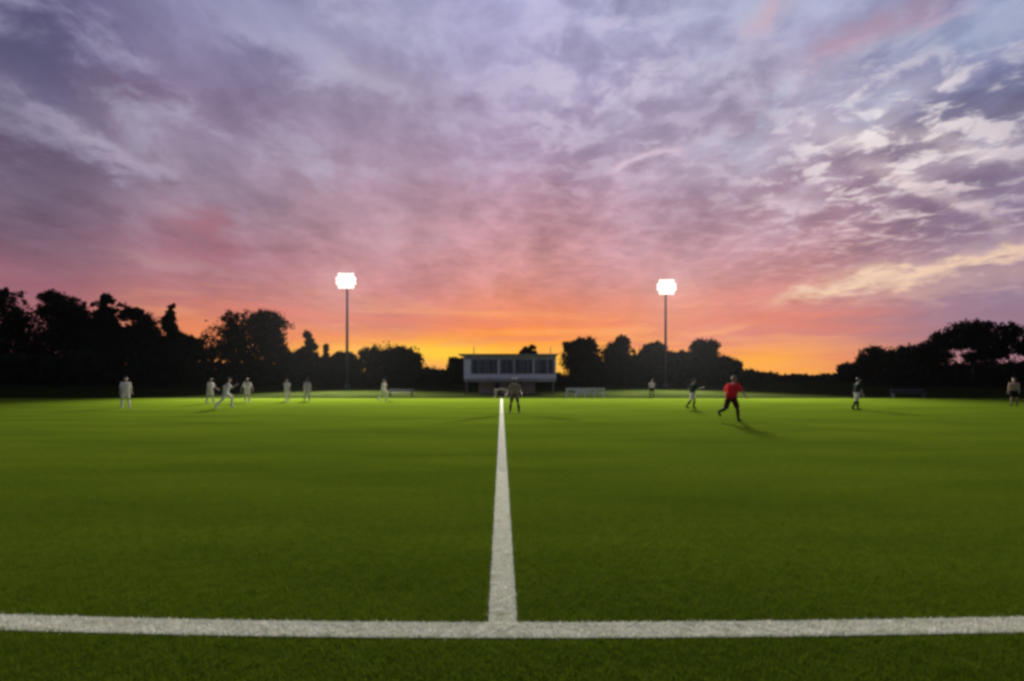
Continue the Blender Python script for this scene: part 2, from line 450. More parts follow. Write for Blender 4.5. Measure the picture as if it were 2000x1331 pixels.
floodlight(678, 549, 78, 'lit floodlight on a tall thin pole left of the press box', (4, 5, 5, 4))
floodlight(1300, 561, 82, 'lit floodlight on a tall thin pole right of the press box', (4, 5, 5, 4))

# ------------------------------------------------------------------ trees
def leaf_material(name, c1, c2):
    m = bpy.data.materials.new(name); m.use_nodes = True
    nt = m.node_tree; b = nt.nodes['Principled BSDF']; g = G(nt)
    tc = nt.nodes.new('ShaderNodeTexCoord')
    n = g.noise(tc.outputs['Object'], 0.9, 3, 0.6)
    c = g.mix(g.ss(n, 0.35, 0.65), c1+(1,), c2+(1,))
    nt.links.new(c, b.inputs['Base Color']); b.inputs['Roughness'].default_value = 0.8
    b.inputs['Specular IOR Level'].default_value = 0.1
    return m
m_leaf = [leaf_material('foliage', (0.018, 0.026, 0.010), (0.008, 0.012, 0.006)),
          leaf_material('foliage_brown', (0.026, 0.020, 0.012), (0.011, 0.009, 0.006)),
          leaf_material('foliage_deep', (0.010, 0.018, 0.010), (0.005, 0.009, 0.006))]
m_bark = mat('bark', (0.035, 0.026, 0.020), 0.9, scale=5, bump=0.5)
def leaf_cloud(name, lobes, n, size, seed):
    """lobes: (cx, cy, cz, rx, ry, rz); leaf-sized quads clumped through the volume"""
    r = np.random.default_rng(seed)
    vol = np.array([l[3]*l[4]*l[5] for l in lobes])**0.72; pr = vol/vol.sum()
    L = np.array(lobes)
    # clumps
    nc = max(30, n//38)
    idx = r.choice(len(lobes), nc, p=pr)
    d = r.normal(0, 1, (nc, 3)); d /= np.linalg.norm(d, axis=1)[:, None]
    rad = r.uniform(0.1, 1.04, nc)**0.5
    cc = L[idx, :3] + d*rad[:, None]*L[idx, 3:]
    cr = r.uniform(0.45, 1.25, nc)*np.cbrt(L[idx, 3]*L[idx, 4]*L[idx, 5])*0.20 + 0.12
    k = r.integers(0, nc, n)
    P = cc[k] + r.normal(0, 0.62, (n, 3))*cr[k][:, None]
    P[:, 2] = np.maximum(P[:, 2], 0.1)
    u = r.normal(0, 1, (n, 3)); u /= np.linalg.norm(u, axis=1)[:, None]
    v = np.cross(u, r.normal(0, 1, (n, 3))); v /= np.linalg.norm(v, axis=1)[:, None]
    s = size*r.uniform(0.55, 1.3, n)[:, None]
    Q = np.stack([P-u*s, P-v*s*0.55, P+u*s, P+v*s*0.55], 1).reshape(-1, 3).astype(np.float32)
    me = bpy.data.meshes.new(name); me.vertices.add(4*n); me.vertices.foreach_set('co', Q.ravel())
    me.loops.add(4*n); me.loops.foreach_set('vertex_index', np.arange(4*n, dtype=np.int32))
    me.polygons.add(n); me.polygons.foreach_set('loop_start', np.arange(0, 4*n, 4, dtype=np.int32))
    me.polygons.foreach_set('loop_total', np.full(n, 4, np.int32)); me.update(calc_edges=True)
    return me
def tree(px0, px1, ptop, D, label, kind='round', mi=0, pbase=None, n=None, seed=0, group='dark trees behind the pitch', lean=0.0):
    rnd = random.Random(seed*31+int(px0))
    x0, x1 = (px0-1000)/F*D, (px1-1000)/F*D
    cx = (x0+x1)/2; w = (x1-x0)/2*1.02
    zg = zground(cx, D)-0.05
    H = CAMH + (HZ-ptop)/F*D - zg
    root = empty('tree' if kind != 'shrub' else 'shrub', (cx, D, zg))
    lobes = []
    def lobe(x, y, z, rx, ry, rz): lobes.append((x, y, z, rx, ry, rz))
    if kind == 'round':
        base = H*0.16
        mid = (H+base)/2
        lobe(0, 0, mid*0.9, w*0.86, w*0.8, (H-base)*0.46)
        for i in range(12):
            a = rnd.uniform(0, 6.283); t = rnd.uniform(0.25, 0.95)
            z = base + (H-base)*t
            rr = w*(0.74*math.sqrt(max(0.05, 1-((t-0.42)/0.62)**2)))
            s_ = w*rnd.uniform(0.22, 0.40)
            lobe(math.cos(a)*rr*0.95, math.sin(a)*rr*0.8, min(z, H-s_*0.8), s_, s_, s_*rnd.uniform(0.6, 0.9))
        lobe(w*rnd.uniform(-0.3, 0.3)+lean*w, 0, H-w*0.25, w*0.34, w*0.34, w*0.25)
    elif kind == 'tall':
        base = H*0.12
        for i in range(13):
            t = i/12; z = base + (H-base)*(t**0.9)
            rr = w*(0.98 - 0.72*t**1.8)
            s_ = max(rr*rnd.uniform(0.5, 0.75), 0.5)
            lobe(rnd.uniform(-1, 1)*(rr-s_*0.7)+lean*w*t, rnd.uniform(-1, 1)*(rr*0.6), min(z, H-s_*0.75), s_, s_, s_*rnd.uniform(0.8, 1.2))
    elif kind == 'spire':
        for i in range(9):
            t = i/8; z = H*(0.12+0.88*t)
            s_ = max(w*(1-0.8*t)*0.8, 0.25)
            lobe(rnd.uniform(-0.25, 0.25)*w*(1-t), rnd.uniform(-.2, .2)*w, min(z, H-s_*0.9), s_, s_, max(s_*1.1, H/11))
    elif kind == 'umbrella':     # open, spreading crown on a bare forked trunk
        for (fx, fz, sx, sz) in ((-0.72, 0.62, 0.26, 0.12), (-0.48, 0.72, 0.30, 0.13), (-0.2, 0.80, 0.30, 0.13), (0.12, 0.86, 0.30, 0.12),
                                 (0.42, 0.90, 0.26, 0.10), (0.66, 0.84, 0.24, 0.11), (0.82, 0.72, 0.17, 0.10), (0.0, 0.66, 0.34, 0.10), (0.45, 0.66, 0.28, 0.10),
                                 (0.5, 0.52, 0.30, 0.11), (-0.25, 0.60, 0.30, 0.07), (0.30, 0.74, 0.4, 0.12), (-0.80, 0.57, 0.20, 0.08), (0.25, 0.42, 0.30, 0.12), (0.72, 0.60, 0.22, 0.12), (-0.55, 0.64, 0.26, 0.09)):
            lobe(fx*w, rnd.uniform(-0.3, 0.3)*w, fz*H, sx*w, sx*w*1.1, sz*H)
    else:                        # shrub
        for i in range(9):
            a = -1+i/4+rnd.uniform(-.1,.1); s_ = w*rnd.uniform(0.34, 0.5)
            hh = H*(1-0.3*a*a)*rnd.uniform(0.88, 1)
            lobe(a*(w-s_*0.8), rnd.uniform(-.3, .3)*w, hh*0.5, s_, s_, hh*0.5)
            lobe(a*w, rnd.uniform(-.2, .2)*w, hh*0.22, s_, s_, hh*0.24)
    n = n or int(min(22000, 4500 + 42*(px1-px0)*(HZ-ptop)**0.62*0.35))
    me = leaf_cloud('crown', lobes, n, D*0.0026, 1000+seed*7+int(px0))
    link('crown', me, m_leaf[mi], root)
    t = MB()
    r0 = max(0.12, H*0.024)
    fork = H*(0.30 if kind != 'umbrella' else 0.28)
    fx = lean*0.2*w
    t.tube((0, 0, -0.1), (fx*0.5, 0, fork), r0, r0*0.7, 10)
    big = sorted(lobes, key=lambda l: -l[3]*l[5])[:6]
    for l in big:
        mid = Vector((fx*0.5+(l[0]-fx*0.5)*0.45, l[1]*0.4, fork+(l[2]-fork)*0.55))
        t.tube((fx*0.5, 0, fork*0.96), mid, r0*0.5, r0*0.32, 7); t.tube(mid, (l[0], l[1], l[2]), r0*0.32, r0*0.12, 6)
    t.build('trunk' if kind != 'shrub' else 'stem', m_bark, root, True)
    tag(root, label, 'tree' if kind != 'shrub' else 'shrub', group)
    return root
GL = 'dark trees behind the left half of the pitch'; GRT = 'dark trees behind the right half of the pitch'
TR = [
 (-60, 80, 562, 92, 'tallest dark tree at the left edge of the photo', 'tall', 0, GL),
 (70, 178, 568, 95, 'tall dark tree with a rounded top, second from the left edge', 'round', 1, GL),
 (150, 225, 598, 99, 'dark tree partly behind its neighbours, filling the notch beside the second tall tree', 'round', 2, GL),
 (172, 262, 574, 94, 'tall dark tree with a twin top, third from the left edge', 'tall', 2, GL),
 (238, 318, 603, 96, 'dark tree stepping down to the right, just before the thin pointed one', 'round', 1, GL),
 (304, 358, 594, 92, 'narrow pointed dark tree at the right end of the left woodland', 'tall', 1, GL),
 (300, 420, 655, 100, 'low dark tree in the dip between the left woodland and the big round tree', 'round', 2, GL),
 (398, 564, 606, 88, 'big broad dome-shaped dark tree standing clear against the orange sky', 'round', 0, GL),
 (545, 640, 690, 96, 'low dark tree at the foot of the big dome-shaped tree', 'round', 1, GL),
 (580, 626, 650, 90, 'slim pointed dark tree between the big dome-shaped tree and the left floodlight', 'tall', 1, GL),
 (622, 652, 678, 91, 'thin wispy little tree just left of the left floodlight pole', 'spire', 1, GL),
 (640, 712, 690, 95, 'small dark tree at the foot of the left floodlight pole', 'round', 2, GL),
 (700, 832, 676, 88, 'wide rounded dark tree midway between the left floodlight and the press box', 'round', 0, GL),
 (810, 880, 722, 100, 'low dark tree where the yellow glow reaches down, left of the press box', 'round', 1, GL),
 (868, 925, 700, 90, 'small dark tree tucked against the left end of the press box', 'round', 2, GL),
 (1010, 1050, 676, 105, 'brownish tree top showing above the press box roof', 'round', 1, GL),
 (1096, 1176, 662, 88, 'dark rounded tree immediately right of the press box', 'round', 1, GRT),
 (1160, 1252, 658, 90, 'dark flat-topped tree, second to the right of the press box', 'tall', 0, GRT),
 (1246, 1306, 669, 94, 'dark tree directly behind the right floodlight pole', 'round', 2, GRT),
 (1290, 1350, 688, 96, 'lower dark tree filling the notch right of the right floodlight pole', 'round', 2, GRT),
 (1335, 1408, 665, 92, 'dark rounded tree, last tall one of the block beside the right floodlight', 'round', 0, GRT),
 (1392, 1448, 698, 95, 'dark tree sloping down to the right above the player in red', 'round', 1, GRT),
 (1425, 1492, 724, 98, 'low dark bushy tree at the right end of the central tree block', 'round', 1, GRT),
 (1640, 1705, 709, 98, 'small dark tree at the left end of the right-hand trees', 'round', 1, GRT),
 (1680, 1832, 676, 92, 'wide rounded dark tree left of the open spreading tree', 'round', 0, GRT),
 (1815, 1985, 624, 84, 'open spreading tree with sky showing under its crown, tallest on the right', 'umbrella', 1, GRT),
 (1968, 2100, 640, 88, 'dark tree cut by the right edge of the photo, with gaps in its crown', 'umbrella', 2, GRT),
 (1800, 1890, 712, 96, 'low dark tree under the left side of the open spreading tree', 'round', 2, GRT),
 (1890, 2040, 708, 99, 'low dark tree at the right edge behind the open spreading tree', 'round', 2, GRT),
]
for i, (a, b, t, D, lab, kd, mi, gp) in enumerate(TR):
    tree(a, b, t, D, lab, kd, mi, seed=i+3, group=gp, lean=random.Random(i).uniform(-.3, .3))
# understorey: a continuous row of shrubs, and the far low tree line seen through the gap
rs = random.Random(5)
where = []
x = -60
while x < 2080:
    w = rs.uniform(60, 95)
    if x < 340: top = rs.uniform(660, 685)
    elif x < 860: top = rs.uniform(686, 702) if x < 560 else rs.uniform(708, 722)
    elif x < 1100: top = rs.uniform(724, 734)
    elif x < 1440: top = rs.uniform(694, 712)
    elif x < 1650: top = rs.uniform(731, 735)
    else: top = rs.uniform(714, 724)
    where.append((x, x+w, top)); x += w*0.62
marks = [(60, 'under the tallest tree at the left edge'), (245, 'behind the far left white-kitted player'), (440, 'behind the running white-kitted player'), (580, 'behind the pair of distant white-kitted players'),
         (748, 'behind the white-kitted player left of the press box'), (990, 'behind the press box'), (1140, 'behind the white barrier'),
         (1300, 'at the foot of the right floodlight'), (1430, 'behind the player in red'), (1560, 'in the open gap under the orange sky'),
         (1672, 'behind the dark-kitted player on the right'), (1900, 'under the open spreading tree')]
cnt = {}
ords = ['leftmost', 'second', 'third', 'fourth', 'fifth', 'sixth', 'seventh', 'eighth', 'ninth']
for k, (a, b, t) in enumerate(where):
    D = 84+rs.uniform(0, 4) if not (1440 < a < 1650) else 112
    c = (a+b)/2; mk = min(marks, key=lambda q: abs(q[0]-c))
    cnt[mk] = cnt.get(mk, 0)+1
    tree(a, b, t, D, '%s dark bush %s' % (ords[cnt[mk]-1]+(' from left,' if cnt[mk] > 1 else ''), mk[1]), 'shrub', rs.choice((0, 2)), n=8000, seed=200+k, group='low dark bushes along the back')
for k, (a, b, t) in enumerate(((1470, 1530, 727), (1520, 1575, 732), (1560, 1620, 733), (1605, 1660, 730))):
    tree(a, b, t, 190, ['distant low tree just right of the central tree block, highest of the far line', 'distant low tree in the far line, second from the central tree block',
         'distant low tree in the far line, third from the central tree block', 'distant low tree in the far line, nearest the right-hand trees'][k], 'round', 1, n=2600, seed=400+k, group='distant low trees in the gap')

# ------------------------------------------------------------------ press box
def brick_mat():
    m = bpy.data.materials.new('brown_brick'); m.use_nodes = True
    nt = m.node_tree; b = nt.nodes['Principled BSDF']
    tc = nt.nodes.new('ShaderNodeTexCoord'); mp = nt.nodes.new('ShaderNodeMapping'); mp.inputs['Rotation'].default_value = (R(90), 0, 0)
    br = nt.nodes.new('ShaderNodeTexBrick'); nt.links.new(tc.outputs['Object'], mp.inputs[0]); nt.links.new(mp.outputs[0], br.inputs['Vector'])
    br.inputs['Color1'].default_value = (0.26, 0.17, 0.10, 1); br.inputs['Color2'].default_value = (0.19, 0.12, 0.07, 1)
    br.inputs['Mortar'].default_value = (0.30, 0.27, 0.22, 1); br.inputs['Scale'].default_value = 4.0
    nt.links.new(br.outputs[0], b.inputs['Base Color']); b.inputs['Roughness'].default_value = 0.9
    return m
m_brick = brick_mat()
m_white = mat('white_painted_cladding', (0.60, 0.57, 0.62), 0.6, var=0.15, scale=1.5)
m_roof = mat('grey_roof_sheet', (0.22, 0.20, 0.19), 0.7, scale=1.2)
m_glass = bpy.data.materials.new('window_glass'); m_glass.use_nodes = True
_g = G(m_glass.node_tree); _tc = m_glass.node_tree.nodes.new('ShaderNodeTexCoord'); _sp = m_glass.node_tree.nodes.new('ShaderNodeSeparateXYZ')
m_glass.node_tree.links.new(_tc.outputs['Object'], _sp.inputs[0])
_cur = _g.mix(_g.ss(_g.noise(_g.vec(_sp.outputs[0], 0.0, 0.0), 2.6, 3, 0.7), 0.45, 0.62), (0.015, 0.016, 0.018, 1), (0.13, 0.12, 0.095, 1))
_b = m_glass.node_tree.nodes['Principled BSDF']; m_glass.node_tree.links.new(_cur, _b.inputs['Base Color']); _b.inputs['Roughness'].default_value = 0.15
_b.inputs['Specular IOR Level'].default_value = 0.6
m_blind = mat('interior_blind', (0.18, 0.17, 0.13), 0.9, scale=2)
m_door = mat('dark_door', (0.03, 0.02, 0.018), 0.6, scale=2)
D = 60.0
def PX(px, d=D): return (px-1000)/F*d
def PZ(py, d=D): return CAMH+(HZ-py)/F*d
zg = zground(0, D)
pb = empty('press_box', (PX(995), D, zg-0.03))
tag(pb, 'white press box with a band of dark windows on a brown brick base', 'press box')
ox, oz = PX(995), zg-0.03
def X_(px): return PX(px)-ox
def Z_(py): return PZ(py)-oz
x0, x1 = X_(906), X_(1086)
zb, zt, zw0, zw1 = Z_(746), Z_(694), Z_(731), Z_(702)
mb = MB()
mb.box(x0, x1, 0, 0.12, zb+0.38, zw0)                     # lower fascia

mb.box(x0, x0+0.85, 0, 0.12, zw0, zw1); mb.box(x1-0.25, x1, 0, 0.12, zw0, zw1)
mb.box(x0, x0+0.12, 0.12, 3.6, zb, zt); mb.box(x1-0.12, x1, 0.12, 3.6, zb, zt); mb.box(x0+0.12, x1-0.12, 3.48, 3.6, zb, zt)
mb.box(x0+0.12, x1-0.12, 0.12, 3.48, zb, zb+0.15)
mb.build('wall', m_white, pb)
m_par = mat('grey_parapet', (0.30, 0.27, 0.25), 0.8, scale=1.5)
MB().box(x0, x1, 0, 0.118, zw1+0.001, zt).build('parapet', m_par, pb)
for (a, b_) in ((921, 971), (977, 1002), (1006, 1040), (1045, 1068), (1071, 1081)):
    wa, wb = X_(a)-0.06, X_(b_)+0.06
    fr = MB(); t = 0.07
    fr.box(wa-0.02, wb+0.02, -0.04, 0.05, zw0, zw0+t); fr.box(wa-0.02, wb+0.02, -0.04, 0.05, zw1-t, zw1)
    fr.box(wa-0.02, wa+t, -0.037, 0.047, zw0+t, zw1-t); fr.box(wb-t, wb+0.02, -0.037, 0.047, zw0+t, zw1-t)
    nmul = max(1, int((wb-wa)/0.8))
    for i in range(1, nmul):
        xm = wa+(wb-wa)*i/nmul; fr.box(xm-0.025, xm+0.025, -0.034, 0.044, zw0+t, zw1-t)
    wo_ = fr.build('window', m_roof, pb)
    MB().box(wa, wb, 0.055, 0.075, zw0+0.02, zw1-0.02).build('pane', m_glass, wo_)
for a, b_ in ((971, 977), (1002, 1006), (1040, 1045), (1068, 1071)):
    MB().box(X_(a)+0.083, X_(b_)-0.083, 0.0, 0.12, zw0, zw1).build('mullion', m_white, pb)
MB().box(X_(896), X_(1090), -0.30, 3.9, zt, zt+0.14).build('roof', m_roof, pb)
MB().tube((X_(925), 0.6, zt+0.1), (X_(925), 0.6, zt+1.0), 0.05, seg=8).build('mast', m_steel, pb)
MB().tube((X_(1076), 0.6, zt+0.1), (X_(1076), 0.6, zt+1.0), 0.05, seg=8).build('mast', m_steel, pb)
# brick base under the box
for a, b_ in ((934, 966), (976, 1012), (1019, 1046)):
    MB().box(X_(a), X_(b_), 0.9, 3.3, 0, zb-0.002).build('base_wall', m_brick, pb)
for a, b_ in ((966, 976), (1012, 1019)):
    MB().box(X_(a)+0.002, X_(b_)-0.002, 1.3, 1.36, 0, zb-0.01).build('door', m_door, pb)
for a in (911, 1081):
    MB().box(X_(a)-0.09, X_(a)+0.09, 0.15, 0.33, 0, zb-0.002).build('support_post', m_steel, pb)
MB().box(x0+0.002, x1-0.002, 0.03, 0.118, zb, zb+0.379).build('skirt', m_par, pb)

# ------------------------------------------------------------------ barrier, table and bench at the far side
m_rail = mat('white_rail_paint', (0.6, 0.6, 0.6), 0.6, scale=4, var=0.3)
Db = 49.6
br = empty('barrier', (PX(1143, Db), Db, 0))
tag(br, 'low pale rail barrier on short posts beyond the far touchline, right of the press box', 'barrier')
for k, xx in enumerate((-1.75, -0.85, 0.05, 0.95, 1.8)):
    MB().box(xx-0.07, xx+0.07, -0.05, 0.05, -0.02, 0.93).build('post', m_rail, br)
MB().box(-1.85, 1.9, -0.075, -0.052, 0.72, 0.95).build('rail', m_rail, br)
MB().box(-1.85, 1.9, -0.075, -0.052, 0.38, 0.48).build('rail', m_rail, br)
for a, b_ in ((-0.80, 0.0), (0.1, 0.5)):
    MB().box(a, b_, -0.045, -0.03, 0.49, 0.71).build('panel', m_rail, br)
m_tan = mat('tan_board', (0.42, 0.36, 0.24), 0.8, scale=3)
tb = empty('folding_table', (PX(977, 49.2), 49.2, 0))
tag(tb, 'small tan table standing at the far end of the halfway line below the press box', 'table')
MB().box(-0.55, 0.55, -0.3, 0.3, 0.78, 0.83).build('tabletop', m_tan, tb)
MB().box(-0.52, -0.25, -0.31, -0.302, 0.2, 0.80).build('side_panel', m_tan, tb)
for sx in (-1, 1):
    for sy in (-1, 1):
        MB().tube((sx*0.5, sy*0.26, -0.01), (sx*0.5, sy*0.26, 0.78), 0.03, seg=8).build('leg', m_tan, tb)
m_bench = mat('grey_bench_board', (0.20, 0.19, 0.20), 0.8, scale=3)
def bench(px, d, w, label, mt):
    b = empty('bench', (PX(px, d), d, zground(0, d)-0.02))
    tag(b, label, 'bench', 'benches beyond the far touchline')
    MB().box(-w/2, w/2, -0.2, 0.2, 0.42, 0.47).build('seat', mt, b)
    MB().box(-w/2, w/2, 0.17, 0.22, 0.60, 0.84).build('backrest', mt, b)
    for sx in (-1, 1):
        f = MB(); f.box(sx*(w/2-0.2)-0.04, sx*(w/2-0.2)+0.04, -0.18, 0.168, 0, 0.418); f.box(sx*(w/2-0.2)-0.04, sx*(w/2-0.2)+0.04, 0.221, 0.27, 0, 0.8)
        f.build('leg', m_dark, b)
bench(1775, 50.5, 3.4, 'low dark grey bench beyond the far touchline, between the dark-kitted player and the right edge', m_dark)
bench(783, 52.0, 2.6, 'low narrow bench beyond the far touchline, just right of a white-kitted player', m_bench)

# ------------------------------------------------------------------ people
def cloth(name, c):
    m = mat(name, c, 0.85, var=0.2, scale=9, spec=0.15)
    nt = m.node_tree; b = nt.nodes['Principled BSDF']
    tr = nt.nodes.new('ShaderNodeBsdfTranslucent'); nt.links.new(b.inputs['Base Color'].links[0].from_socket, tr.inputs[0])
    mx = nt.nodes.new('ShaderNodeMixShader'); mx.inputs[0].default_value = 0.5
    nt.links.new(b.outputs[0], mx.inputs[1]); nt.links.new(tr.outputs[0], mx.inputs[2])
    nt.links.new(mx.outputs[0], nt.nodes['Material Output'].inputs[0])
    return m
m_kitw = cloth('white_kit', (0.88, 0.87, 0.82)); m_kitg = cloth('greyish_kit', (0.55, 0.55, 0.56))
m_red = cloth('red_jersey', (0.85, 0.03, 0.035)); m_blk = cloth('black_cloth', (0.012, 0.012, 0.014))
m_maroon = cloth('maroon_shorts', (0.10, 0.01, 0.02)); m_green = cloth('dark_green_jersey', (0.02, 0.05, 0.035))
m_tanc = cloth('tan_jersey', (0.45, 0.37, 0.22)); m_olive = cloth('olive_shorts', (0.26, 0.22, 0.12)); m_beige = cloth('beige_top', (0.6, 0.48, 0.36))
m_skin = mat('skin', (0.50, 0.31, 0.22), 0.6, var=0.12, scale=12); m_skin2 = mat('skin_dark', (0.17, 0.09, 0.06), 0.6, var=0.12, scale=12)
m_hair = mat('dark_hair', (0.03, 0.02, 0.015), 0.7, scale=30); m_hairl = mat('fair_hair', (0.25, 0.16, 0.08), 0.7, scale=30)
m_eye = mat('eye', (0.02, 0.015, 0.012), 0.3, scale=30)

_b2 = bmesh.new(); bmesh.ops.create_uvsphere(_b2, u_segments=14, v_segments=9, radius=1)
_b2.verts.index_update(); SV = [tuple(v.co) for v in _b2.verts]; SF = [tuple(v.index for v in f.verts) for f in _b2.faces]; _b2.free()
def capsules(caps, voxel, name):
    """tapered capsules fused into one continuous surface by voxel remeshing"""
    V, Fc = [], []
    def add(vs, fs):
        k = len(V); V.extend(vs); Fc.extend([tuple(i+k for i in f) for f in fs])
    for p0, r0, p1, r1 in caps:
        p0 = Vector(p0); p1 = Vector(p1)
        for p, r in ((p0, r0), (p1, r1)):
            add([(p.x+v[0]*r, p.y+v[1]*r, p.z+v[2]*r) for v in SV], SF)
        if (p1-p0).length > 1e-4:
            q = (p1-p0).to_track_quat('Z', 'Y'); vs = []
            for p, r in ((p0, r0), (p1, r1)):
                vs += [tuple(p+q @ Vector((math.cos(a)*r, math.sin(a)*r, 0))) for a in [k*math.tau/14 for k in range(14)]]
            add(vs, [(k, (k+1) % 14, 14+(k+1) % 14, 14+k) for k in range(14)]+[tuple(range(13, -1, -1)), tuple(range(14, 28))])
    me = bpy.data.meshes.new(name); me.from_pydata(V, [], Fc); me.update()
    me['voxel'] = voxel
    return me
def rotx(v, a):
    return Vector((v[0], v[1]*math.cos(a)-v[2]*math.sin(a), v[1]*math.sin(a)+v[2]*math.cos(a)))
def person(px, pfeet, face, label, pose, kit, height=1.78, group=None, depth=None, hair=None, z0=0.0):
    d = depth or CAMH*F/(pfeet-HZ)
    x = (px-1000)/F*d
    s = height/1.78
    shirt, shorts, socks, boots, skin = kit
    root = empty('person', (x, d, z0), face)
    P = dict(lean=0.04, lh=(0.0, 0.05), lk=0.05, rh=(0.0, 0.05), rk=0.05, la=(0.1, 0.15), le=0.2, ra=(0.1, 0.15), re=0.2, turn=0.0)
    P.update(pose)
    hip = Vector((0, 0, 0))
    lean = -P['lean']
    up = rotx((0, 0, 1), lean)                          # leaning forward (+Y)
    def leg(side, h, k):
        hj = hip + Vector((side*0.095, 0, -0.02))
        fl, ab = h
        thigh = rotx((side*math.sin(ab), 0, -math.cos(ab)), fl)    # flexion forward
        kn = hj + thigh*0.43
        shin = rotx((side*math.sin(ab)*0.6, 0, -math.cos(ab*0.6)), fl-k)
        an = kn + shin*0.42
        fd = rotx((0, 1, 0), (fl-k)*0.6)
        return hj, kn, an, an+rotx((0, 0.0, -0.055), (fl-k)*0.6), fd
    Ls = [leg(-1, P['lh'], P['lk']), leg(1, P['rh'], P['rk'])]
    waist = hip + up*0.20; chest = hip + up*0.40; neck = hip + up*0.53; headc = neck + (up*0.85+Vector((0, 0, 0.15))).normalized()*0.20 + Vector((0, 0.015, 0))
    def arm(side, a, e):
        sh = hip + up*0.475 + Vector((side*0.185, 0, 0))
        sw, ab = a
        ua = rotx((side*math.sin(ab), 0, -math.cos(ab)), sw)
        el_ = sh + ua*0.29
        fa = rotx((side*math.sin(ab)*0.8, 0, -math.cos(ab*0.8)), sw+e)
        wr = el_ + fa*0.25
        return sh, el_, wr, fa
    As = [arm(-1, P['la'], P['le']), arm(1, P['ra'], P['re'])]
    low = min(min(l[3].z, (l[3]+l[4]*0.17).z) for l in Ls) - 0.035
    off = Vector((0, 0, -low))
    def T(v): return (Vector(v)+off)*s
    body = []
    def cap(L, a, ra, b, rb): L.append((T(a), ra*s, T(b), rb*s))
    cap(body, hip+Vector((-0.06, 0, 0)), 0.115, hip+Vector((0.06, 0, 0)), 0.115)
    cap(body, hip+Vector((-0.03, 0, 0.03)), 0.11, waist+Vector((-0.03, 0, 0)), 0.095); cap(body, hip+Vector((0.03, 0, 0.03)), 0.11, waist+Vector((0.03, 0, 0)), 0.095)
    cap(body, waist+Vector((-0.04, 0, 0)), 0.095, chest+Vector((-0.07, 0, 0)), 0.105); cap(body, waist+Vector((0.04, 0, 0)), 0.095, chest+Vector((0.07, 0, 0)), 0.105)
    cap(body, chest+up*0.06+Vector((-0.12, 0, 0)), 0.075, chest+up*0.06+Vector((0.12, 0, 0)), 0.075)
    cap(body, chest+up*0.05, 0.08, neck+up*0.06, 0.052)
    cap(body, headc+Vector((0, -0.012, 0.025)), 0.093, headc+Vector((0, 0.018, -0.05)), 0.066)
    cap(body, headc+Vector((0, 0.03, -0.075)), 0.042, headc+Vector((0, 0.045, -0.08)), 0.034)   # chin
    cap(body, headc+Vector((0, 0.085, 0.01)), 0.012, headc+Vector((0, 0.104, -0.022)), 0.018)   # nose
    cap(body, headc+Vector((-0.022, 0.082, -0.058)), 0.012, headc+Vector((0.022, 0.082, -0.058)), 0.012)  # lips
    for sd_ in (-1, 1):
        cap(body, headc+Vector((sd_*0.088, -0.005, 0.012)), 0.017, headc+Vector((sd_*0.085, 0.0, -0.02)), 0.014)
        cap(body, headc+Vector((sd_*0.03, 0.078, 0.035)), 0.014, headc+Vector((sd_*0.045, 0.07, 0.033)), 0.013)
    for hj, kn, an, he, fd in Ls:
        cap(body, hj, 0.10, hj+(kn-hj)*0.45, 0.082); cap(body, hj+(kn-hj)*0.45, 0.082, kn, 0.056)
        cap(body, kn, 0.054, kn+(an-kn)*0.3, 0.060); cap(body, kn+(an-kn)*0.3, 0.060, an, 0.038)
        cap(body, he, 0.036, he+fd*0.16, 0.030)
    for (sh, el_, wr, fa), side in zip(As, (-1, 1)):
        cap(body, sh, 0.060, el_, 0.042); cap(body, el_, 0.042, wr, 0.027)
        palm = wr+fa*0.05
        lat = fa.cross(Vector((side, 0, 0)));
        lat = lat.normalized() if lat.length > 0.1 else Vector((0, 1, 0))
        if lat.y < 0: lat = -lat
        cap(body, wr+fa*0.01-lat*0.018, 0.018, palm+fa*0.03-lat*0.028, 0.016); cap(body, wr+fa*0.01+lat*0.018, 0.018, palm+fa*0.03+lat*0.028, 0.016)
        inw = Vector((-side, 0, 0))
        for fi, fl_ in enumerate((0.062, 0.074, 0.078, 0.068)):
            b0 = palm+fa*0.035+lat*(-0.033+fi*0.022); b1 = b0+fa*fl_*0.55+inw*0.008; b2 = b1+(fa*0.75+inw*0.6)*fl_*0.5
            cap(body, b0, 0.0100, b1, 0.0095); cap(body, b1, 0.0095, b2, 0.0085)
        t0 = wr+fa*0.03+lat*0.03; t1 = t0+(fa*0.5+lat*0.7+inw*0.3)*0.04; t2 = t1+(fa*0.8+lat*0.25+inw*0.3)*0.032
        cap(body, t0, 0.0125, t1, 0.011); cap(body, t1, 0.011, t2, 0.0095)
    link('body', capsules(body, 0.0115, 'body'), skin, root)
    # shirt with short sleeves
    bk = P.get('bulk', 1.12)
    c = []
    def cap(L, a, ra, b, rb): L.append((T(a), ra*s*bk, T(b), rb*s*bk))
    cap(c, hip+Vector((-0.055, 0, 0.05)), 0.128, chest+Vector((-0.075, 0, 0)), 0.122); cap(c, hip+Vector((0.055, 0, 0.05)), 0.128, chest+Vector((0.075, 0, 0)), 0.122)
    cap(c, chest+up*0.055+Vector((-0.13, 0, 0)), 0.082, chest+up*0.055+Vector((0.13, 0, 0)), 0.082)
    cap(c, chest+up*0.07+Vector((-0.05, 0, 0)), 0.07, chest+up*0.07+Vector((0.05, 0, 0)), 0.07)
    for sh, el_, wr, fa in As: cap(c, sh, 0.074, sh+(el_-sh)*P.get('sleeve', 0.72), 0.066)
    if P.get('long'):
        for sh, el_, wr, fa in As: cap(c, sh, 0.072, el_, 0.056); cap(c, el_, 0.056, wr, 0.038)
    link('shirt', capsules(c, 0.014, 'shirt'), shirt, root)
    bk = min(bk, 1.06)
    c = []
